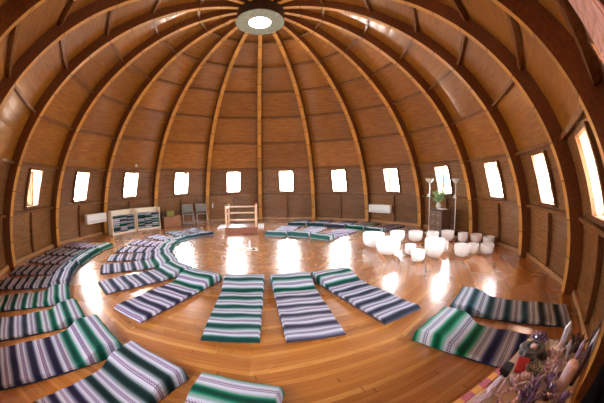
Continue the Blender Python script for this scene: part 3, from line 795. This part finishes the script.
# ------------------------------------------------------------------ small wall things
def wallpt(az, z, off): return er(az)*(zr(z)-off) + Vector((0, 0, z))
root = empty('fire_extinguisher', tuple(er(math.radians(-1.9))*6.12 + Vector((0, 0, .52))))
m = MB(); m.lathe([(0, 0), (.05, 0), (.055, .02), (.055, .26), (.04, .31), (.015, .33), (0, .33)], 20); m.build('cylinder', plain('red_enamel', srgb(190, 40, 34), .35), root, smooth=True)
m = MB(); m.tube([(0, 0, .33), (0, 0, .37), (.05, 0, .38)], .01, 8); m.build('valve', M_DARK, root); m = MB(); m.box((0, .075, .16), (.04, .06, .05)); m.build('bracket', M_DARK, root)
tag(root, 'small red fire extinguisher on the back wall behind the railing', 'extinguisher')
root = empty('wall_sensor', tuple(wallpt(math.radians(-55.2), 2.42, .13)), math.radians(55.2))
m = MB(); m.lathe([(0, 0), (.04, 0), (.05, .03), (.05, .09), (.03, .11), (0, .11)], 18); m.build('housing', M_WHITE, root, smooth=True); part('mount', M_WHITE, root, [((0, .06, .05), (.05, .1, .04))], .004)
tag(root, 'small white wall sensor above the window over the blanket shelves', 'sensor')
o = part('thermometer', M_WHITE, None, [((0, 0, 0), (.05, .02, .2))], .006); o.location = er(math.radians(-20.2))*6.27 + Vector((0, 0, .72)); o.rotation_euler.z = math.radians(20.2)
tag(o, 'narrow white thermometer on the back wall right of the chairs', 'thermometer')

# ------------------------------------------------------------------ salmon cloth hanging near the camera, upper right
def tapestry():
    n1, n2 = 14, 16; m = MB(); grid = []
    P0 = Vector((1.105, -5.80, 2.315)); P1 = Vector((1.50, -5.80, 2.05))      # free edge
    Q0 = Vector((0.45, -5.84, 2.55)); Q1 = Vector((0.95, -6.0, 1.72))
    for i in range(n1+1):
        row = []
        for j in range(n2+1):
            u, v = i/n1, j/n2
            p = P0.lerp(P1, v).lerp(Q0.lerp(Q1, v), u)
            nrm = Vector((-.2, 1, -.35)).normalized()
            row.append(p + nrm*min(1, u*2.5+.15)*(.012*math.sin(u*13+v*2) + .008*math.sin(v*7+u*4)))
        grid.append(row)
    for i in range(n1):
        for j in range(n2): m.quad([grid[i][j], grid[i+1][j], grid[i+1][j+1], grid[i][j+1]])
    t = plain('salmon_silk', srgb(250, 186, 168), .55, var=.1, scale=3)
    root = empty('wall_tapestry', (0, 0, 0)); o = m.build('cloth', t, root, smooth=True, recalc=False)
    md = o.modifiers.new('thick', 'SOLIDIFY'); md.thickness = .004
    m = MB(); m.tube([grid[0][j] for j in range(n2+1)], .006, 6); m.build('hem', plain('salmon_hem', srgb(120, 62, 44), .6), root, smooth=True)
    m = MB(); m.tube([P0 + Vector((.03, 0, .02)), Q0 + Vector((-.03, 0, .02))], .012, 8); m.build('rod', M_RIBSIDE, root, smooth=True)
    tag(root, 'salmon pink cloth hanging on the wall in the top right corner', 'tapestry')
tapestry()

# ------------------------------------------------------------------ crystal table, lower right
TZ = .75
def table():
    root = empty('crystal_table', (1.30, -5.62, 0), 0)
    mt = mat_wood('table_wood', srgb(150, 104, 66), srgb(186, 138, 92), (3, 12, 12), .4)
    A = [Vector((.80, -5.50, 0)), Vector((1.66, -5.30, 0)), Vector((1.74, -5.77, 0)), Vector((1.04, -5.94, 0))]
    L0 = Vector((1.30, -5.62, 0))
    def ring(z, k): return [(p-L0)*k + Vector((0, 0, z)) for p in A]
    m = MB(); m.hexa(ring(TZ-.03, 1) + ring(TZ-.004, 1)); m.build('tabletop', mt, root, bevel=.003)
    for p in ring(0, .88):
        m = MB(); m.box((p.x, p.y, (TZ-.03)/2), (.05, .05, TZ-.03)); m.build('leg', mt, root, bevel=.004)
    m = MB(); q = ring(TZ-.004, 1); d_ = (q[3]-q[2]).normalized(); n_ = Vector((-d_.y, d_.x, 0))
    m.hexa([q[2], q[3], q[3]+n_*.02, q[2]+n_*.02] + [v + Vector((0, 0, .02)) for v in (q[2], q[3], q[3]+n_*.02, q[2]+n_*.02)]); m.build('back_rim', mt, root)
    tag(root, 'wooden table crowded with crystals in the bottom right corner', 'table')
    m = MB(); qq = [p*.995 for p in ring(TZ, 1)]
    for z0 in (0,): m.hexa([Vector((p.x*.97, p.y*.97, TZ-.002)) for p in ring(0, 1)] + [Vector((p.x*.97, p.y*.97, TZ+.002)) for p in ring(0, 1)])
    tag(m.build('table_cloth', plain('white_cloth', srgb(232, 226, 220), .8, var=.06), loc=tuple(L0)), 'off white cloth spread under the crystals on the wooden table', 'cloth')
table()
def crysmat(name, c, rough=.15, var=.3, sc=30, trans=.0):
    return plain(name, srgb(*c), rough, var=var, scale=sc, coat=.5)
CM = [crysmat('amethyst_deep', (136, 108, 160)), crysmat('amethyst_light', (200, 176, 212)), crysmat('rose_quartz', (236, 208, 214), .3, .12, 12),
      crysmat('smoky_quartz', (92, 74, 82)), crysmat('clear_quartz', (206, 206, 220), .1, .15), crysmat('geode_grey', (88, 92, 98), .5, .35, 24), crysmat('lepidolite', (214, 186, 204), .35, .3, 22)]
def point(m, base, dirv, L_, r0, n=6, tw=0.0):
    base = Vector(base); d = Vector(dirv).normalized(); a = d.orthogonal().normalized(); b = d.cross(a)
    rr = []
    for f, k in ((0, .92), (.72, 1.0), (1.0, 0.02)):
        rr.append([base + d*L_*f + (a*math.cos(2*PI*i/n+tw)+b*math.sin(2*PI*i/n+tw))*r0*k for i in range(n)])
    for q in range(2):
        for i in range(n): m.quad([rr[q][i], rr[q][(i+1) % n], rr[q+1][(i+1) % n], rr[q+1][i]])
    m.quad(list(reversed(rr[0]))); m.quad(rr[2])
def cluster(loc, R, H, mi, seed, n=16, name='crystal_cluster', label='', cat='crystal', base_mi=3):
    r = random.Random(seed); root = empty(name, loc)
    m = MB()
    k = 12; rr = []
    for z, f in ((0, .8), (.25, 1.0), (.5, .9), (.72, .45)):
        rr.append([Vector((math.cos(2*PI*i/k)*R*f*r.uniform(.82, 1.05), math.sin(2*PI*i/k)*R*f*r.uniform(.82, 1.05), z*H*.6)) for i in range(k)])
    for q in range(3):
        for i in range(k): m.quad([rr[q][i], rr[q][(i+1) % k], rr[q+1][(i+1) % k], rr[q+1][i]])
    m.quad(list(reversed(rr[0]))); m.quad(rr[3]); m.build('matrix_rock', CM[base_mi], root)
    m = MB()
    for i in range(n):
        a = r.uniform(0, 6.28); q = math.sqrt(r.random())*R*.8; t_ = q/R
        base = (math.cos(a)*q, math.sin(a)*q, H*.28*(1-t_*.5)); dr = (math.cos(a)*t_*1.1+r.uniform(-.2, .2), math.sin(a)*t_*1.1+r.uniform(-.2, .2), 1)
        point(m, base, dr, H*r.uniform(.35, .7), R*r.uniform(.12, .24), 6, r.random())
    m.build('crystals', CM[mi], root)
    return tag(root, label, cat, 'crystals and stones on the table')
def tower(loc, dirv, L_, r0, mi, label, name='crystal_point', rot=0):
    m = MB(); d = Vector(dirv).normalized(); up = r0*math.sqrt(max(0, 1-d.z*d.z))
    point(m, (0, 0, up+.001), dirv, L_, r0, 6, rot)
    return tag(m.build(name, CM[mi], loc=loc), label, 'crystal', 'crystals and stones on the table')
Z = TZ+.003
cluster((1.583, -5.405, Z), .052, .07, 0, 1, 40, 'purple_cluster', 'small round purple crystal cluster at the far tip of the crystal table', base_mi=0)
def geode():
    root = empty('grey_geode', (1.45, -5.44, Z)); r = random.Random(3)
    m = MB(); k = 22; rr = []
    for rad, z in ((.075, 0), (.085, .02), (.075, .045), (.05, .05), (.036, .03), (.03, .012)):
        rr.append([Vector((math.cos(2*PI*i/k)*rad*r.uniform(.86, 1.14), math.sin(2*PI*i/k)*rad*r.uniform(.86, 1.14), z)) for i in range(k)])
    for q in range(5):
        for i in range(k): m.quad([rr[q][i], rr[q][(i+1) % k], rr[q+1][(i+1) % k], rr[q+1][i]])
    m.quad(list(reversed(rr[0]))); m.quad(rr[5]); m.build('rim', CM[5], root)
    m = MB(); m.lathe([(0, .012), (.024, .02), (.027, .04), (.018, .058), (0, .064)], 12); m.build('pink_stone', CM[2], root, smooth=True)
    tag(root, 'dark grey hollow geode holding a pale pink stone', 'geode', 'crystals and stones on the table')
geode()
m = MB(); m.box((0, 0, .008), (.13, .075, .015)); tag(m.build('red_pouch', plain('red_cloth', srgb(186, 34, 48), .6), bevel=.006, loc=(1.315, -5.475, Z), rotz=.5), 'bright red cloth pouch beside the black box', 'pouch')
m = MB(); m.box((0, 0, .022), (.07, .055, .044)); tag(m.build('black_box', plain('black_card', srgb(34, 36, 44), .4), bevel=.004, loc=(1.205, -5.442, Z), rotz=.3), 'small black box at the end of the patterned strip', 'box')
# shell dish with blue and gold inside
root = empty('shell_dish', (1.325, -5.565, Z))
t = NT('mother_of_pearl'); vz = t.n('ShaderNodeTexVoronoi'); vz.inputs['Scale'].default_value = 42; t.l(t.obj(), vz.inputs['Vector'])
t.set(col=t.ramp(t.noise(t.obj(), 34, 3, .6, 2.0), [(.35, srgb(30, 40, 70)), (.48, srgb(60, 92, 128)), (.55, srgb(170, 160, 110)), (.62, srgb(210, 212, 220)), (.7, srgb(34, 40, 74))]), rough=.2, coat=.6)
m = MB(); m.lathe([(.0, .006), (.03, .008), (.052, .022), (.06, .032)], 28); m.lathe([(.06, .032), (.064, .03), (.054, .014), (.03, 0), (0, 0)], 28, mi=1); m.build('dish', [t.m, CM[5]], root, smooth=True)
tag(root, 'round shell dish with blue and gold lining', 'dish', 'crystals and stones on the table')
# patterned strip, pale wands and carved piece along the floor side edge
t = NT('patterned_strip'); sp = t.n('ShaderNodeSeparateXYZ'); t.l(t.obj(), sp.inputs[0])
ck = t.math('GREATER_THAN', t.math('FRACT', t.math('MULTIPLY', sp.outputs[0], 8.0)), .55)
t.set(col=t.mix(ck, t.mix(t.noise(t.obj(), 60, 3), srgb(150, 50, 70), srgb(206, 120, 130)), srgb(214, 150, 70)), rough=.6)
m = MB(); m.box((0, 0, .008), (.40, .035, .016)); tag(m.build('patterned_ribbon', t.m, bevel=.002, loc=(1.02, -5.445, Z), rotz=.16), 'long red and yellow patterned strip along the table edge', 'ribbon')
for (a, b_, r0, lab) in (((1.02, -5.495), (1.17, -5.455), .013, 'pale white crystal wand next to the patterned strip'), ((.92, -5.52), (1.06, -5.51), .016, 'pale lilac crystal wand near the bottom edge of the picture'), ((1.05, -5.535), (1.17, -5.485), .012, 'thin pale lilac wand between the white wand and carved stone')):
    A = Vector((*a, 0)); D = Vector((*b_, 0))-A
    m = MB(); point(m, (0, 0, r0*.95), D, D.length, r0, 6, .5); tag(m.build('crystal_wand', plain('lilac_selenite', srgb(214, 200, 220), .3, var=.08, scale=20), loc=(A.x, A.y, Z)), lab, 'crystal', 'crystals and stones on the table')
def carved():
    root = empty('beaded_bracelet', (1.085, -5.595, Z)); r = random.Random(9)
    for i in range(14):
        a = 2*PI*i/14; m = MB(); m.lathe([(0, 0), (.009, .003), (.0125, .012), (.009, .021), (0, .024)], 10)
        m.build('bead', CM[2 if i % 3 else 1], root, smooth=True, loc=(math.cos(a)*.062, math.sin(a)*.04, 0))
    tag(root, 'oval pink bead bracelet lying beside the lilac wands', 'bracelet', 'crystals and stones on the table')
carved()
cluster((1.185, -5.545, Z), .042, .07, 2, 12, 14, label='pale pink crystal cluster beside the bead bracelet', base_mi=6)
cluster((1.235, -5.64, Z), .034, .09, 1, 13, 14, label='light purple cluster in front of the shell dish', base_mi=0)
cluster((1.125, -5.685, Z), .040, .10, 0, 14, 16, label='deep purple cluster at the bottom picture edge', base_mi=3)
cluster((1.33, -5.675, Z), .030, .12, 1, 15, 10, label='pointed amethyst just below the shell dish', base_mi=0)
cluster((1.235, -5.735, Z), .042, .09, 0, 16, 18, label='dark amethyst cluster left of the pink pillar stone', base_mi=3)
cluster((1.545, -5.565, Z), .055, .11, 2, 17, 9, label='rough pink quartz rock behind the pink pillar stone', base_mi=2)
cluster((1.415, -5.60, Z), .036, .08, 6, 18, 10, label='mauve mottled rock between geode and pink pillar stone', base_mi=6)
cluster((1.685, -5.66, Z), .045, .13, 3, 19, 18, label='dark smoky quartz cluster at the back of the table', base_mi=3)
cluster((1.455, -5.75, Z), .036, .12, 3, 20, 12, label='smoky quartz cluster right of the pink pillar stone', base_mi=0)
cluster((1.12, -5.80, Z), .05, .08, 1, 21, 14, label='light amethyst cluster by the rear rim of the table', base_mi=3)
cluster((1.61, -5.635, Z), .028, .09, 1, 22, 9, label='small amethyst cluster beside the tall clear tower', base_mi=3)
# pink pillar stone
m = MB(); m.lathe([(0, 0), (.036, 0), (.039, .01), (.037, .13), (.034, .143), (.024, .15), (0, .152)], 22)
o = m.build('pillar_stone', CM[2], smooth=True, loc=(1.335, -5.765, Z)); tag(o, 'thick pale pink pillar stone with a rounded top', 'stone', 'crystals and stones on the table')
tower((1.645, -5.565, Z), (.0, .0, 1), .17, .027, 4, 'tall clear quartz tower at the far edge of the table', 'quartz_tower')
tower((1.575, -5.725, Z), (0, 0, 1), .15, .018, 1, 'slim lilac crystal point beside the smoky cluster')
tower((1.555, -5.655, Z), (.0, .15, 1), .12, .016, 4, 'slim clear crystal point behind the pink pillar stone')
tower((1.40, -5.80, Z), (.12, -.02, 1), .22, .024, 3, 'tall dark crystal point at the rear rim', rot=.4)
tower((1.50, -5.80, Z), (.1, 0, 1), .25, .022, 4, 'tall blue grey crystal blade at the right picture edge', 'blue_crystal', rot=.2)
tower((1.22, -5.835, Z), (.05, 0, 1), .10, .02, 0, 'short deep purple point by the rear rim')
m = MB(); m.box((0, 0, .006), (.06, .03, .012)); tag(m.build('white_card', M_WHITE, bevel=.002, loc=(1.60, -5.50, Z), rotz=.5), 'small bright white card between the pink rock and clear tower', 'card')

r = random.Random(21)
spots = [(1.30,-5.615,6,'mauve'),(1.265,-5.56,2,'pale pink'),(1.385,-5.53,5,'grey'),(1.39,-5.67,2,'rose'),(1.405,-5.715,0,'violet'),(1.19,-5.615,1,'lilac'),(1.175,-5.80,3,'brown'),(1.32,-5.835,1,'lilac'),(1.265,-5.80,6,'mauve'),(1.52,-5.705,6,'mauve'),(1.485,-5.645,1,'lilac'),(1.46,-5.535,5,'grey')]
near = ['left of the pointed amethyst','left of the shell dish','between geode and shell dish','in front of the pink pillar stone','beside the pink pillar stone','above the bead bracelet','by the bottom picture edge','by the rear rim','behind the pink pillar stone, rear rim side','before the smoky cluster','before the pink rock','behind the geode']
for (x, y, mi, w), nn in zip(spots, near):
    m = MB(); k = 9; R_s = r.uniform(.018, .027); rr = []
    for z, f in ((0, .6), (.3, 1), (.7, 1.05), (1.1, .75), (1.35, .3)):
        rr.append([Vector((math.cos(2*PI*i/k)*R_s*f*r.uniform(.8, 1.12), math.sin(2*PI*i/k)*R_s*f*r.uniform(.8, 1.12), z*R_s)) for i in range(k)])
    for q in range(4):
        for i in range(k): m.quad([rr[q][i], rr[q][(i+1) % k], rr[q+1][(i+1) % k], rr[q+1][i]])
    m.quad(list(reversed(rr[0]))); m.quad(rr[4])
    tag(m.build('tumbled_stone', CM[mi], loc=(x, y, Z)), 'small %s tumbled stone %s' % (w, nn), 'stone', 'crystals and stones on the table')
# black padded board leaning on the wall past the table
az = math.radians(165.2); root = empty('black_bag', tuple(er(az)*6.235), PI-az)
m = MB(); m.box((0, 0, .46), (.62, .08, .90)); m.build('body', plain('black_canvas', srgb(6, 6, 7), 1.0, spec=.1), root, bevel=.03)
m = MB(); m.tube([(-.1, 0, .88), (-.09, 0, .96), (.09, 0, .96), (.1, 0, .88)], .012, 8); m.build('handle', plain('black_strap', srgb(34, 32, 34), .7), root, smooth=True)
root.rotation_euler.z = -az
tag(root, 'tall black bag standing against the wall past the crystal table', 'bag')

tower((1.60, -5.775, Z), (.12, -.02, 1), .24, .022, 3, 'dark smoky blade leaning over the rear rim of the table', rot=.7)
tower((1.665, -5.77, Z), (.08, .05, 1), .17, .018, 3, 'dark smoky point at the corner of the rear rim', rot=.1)
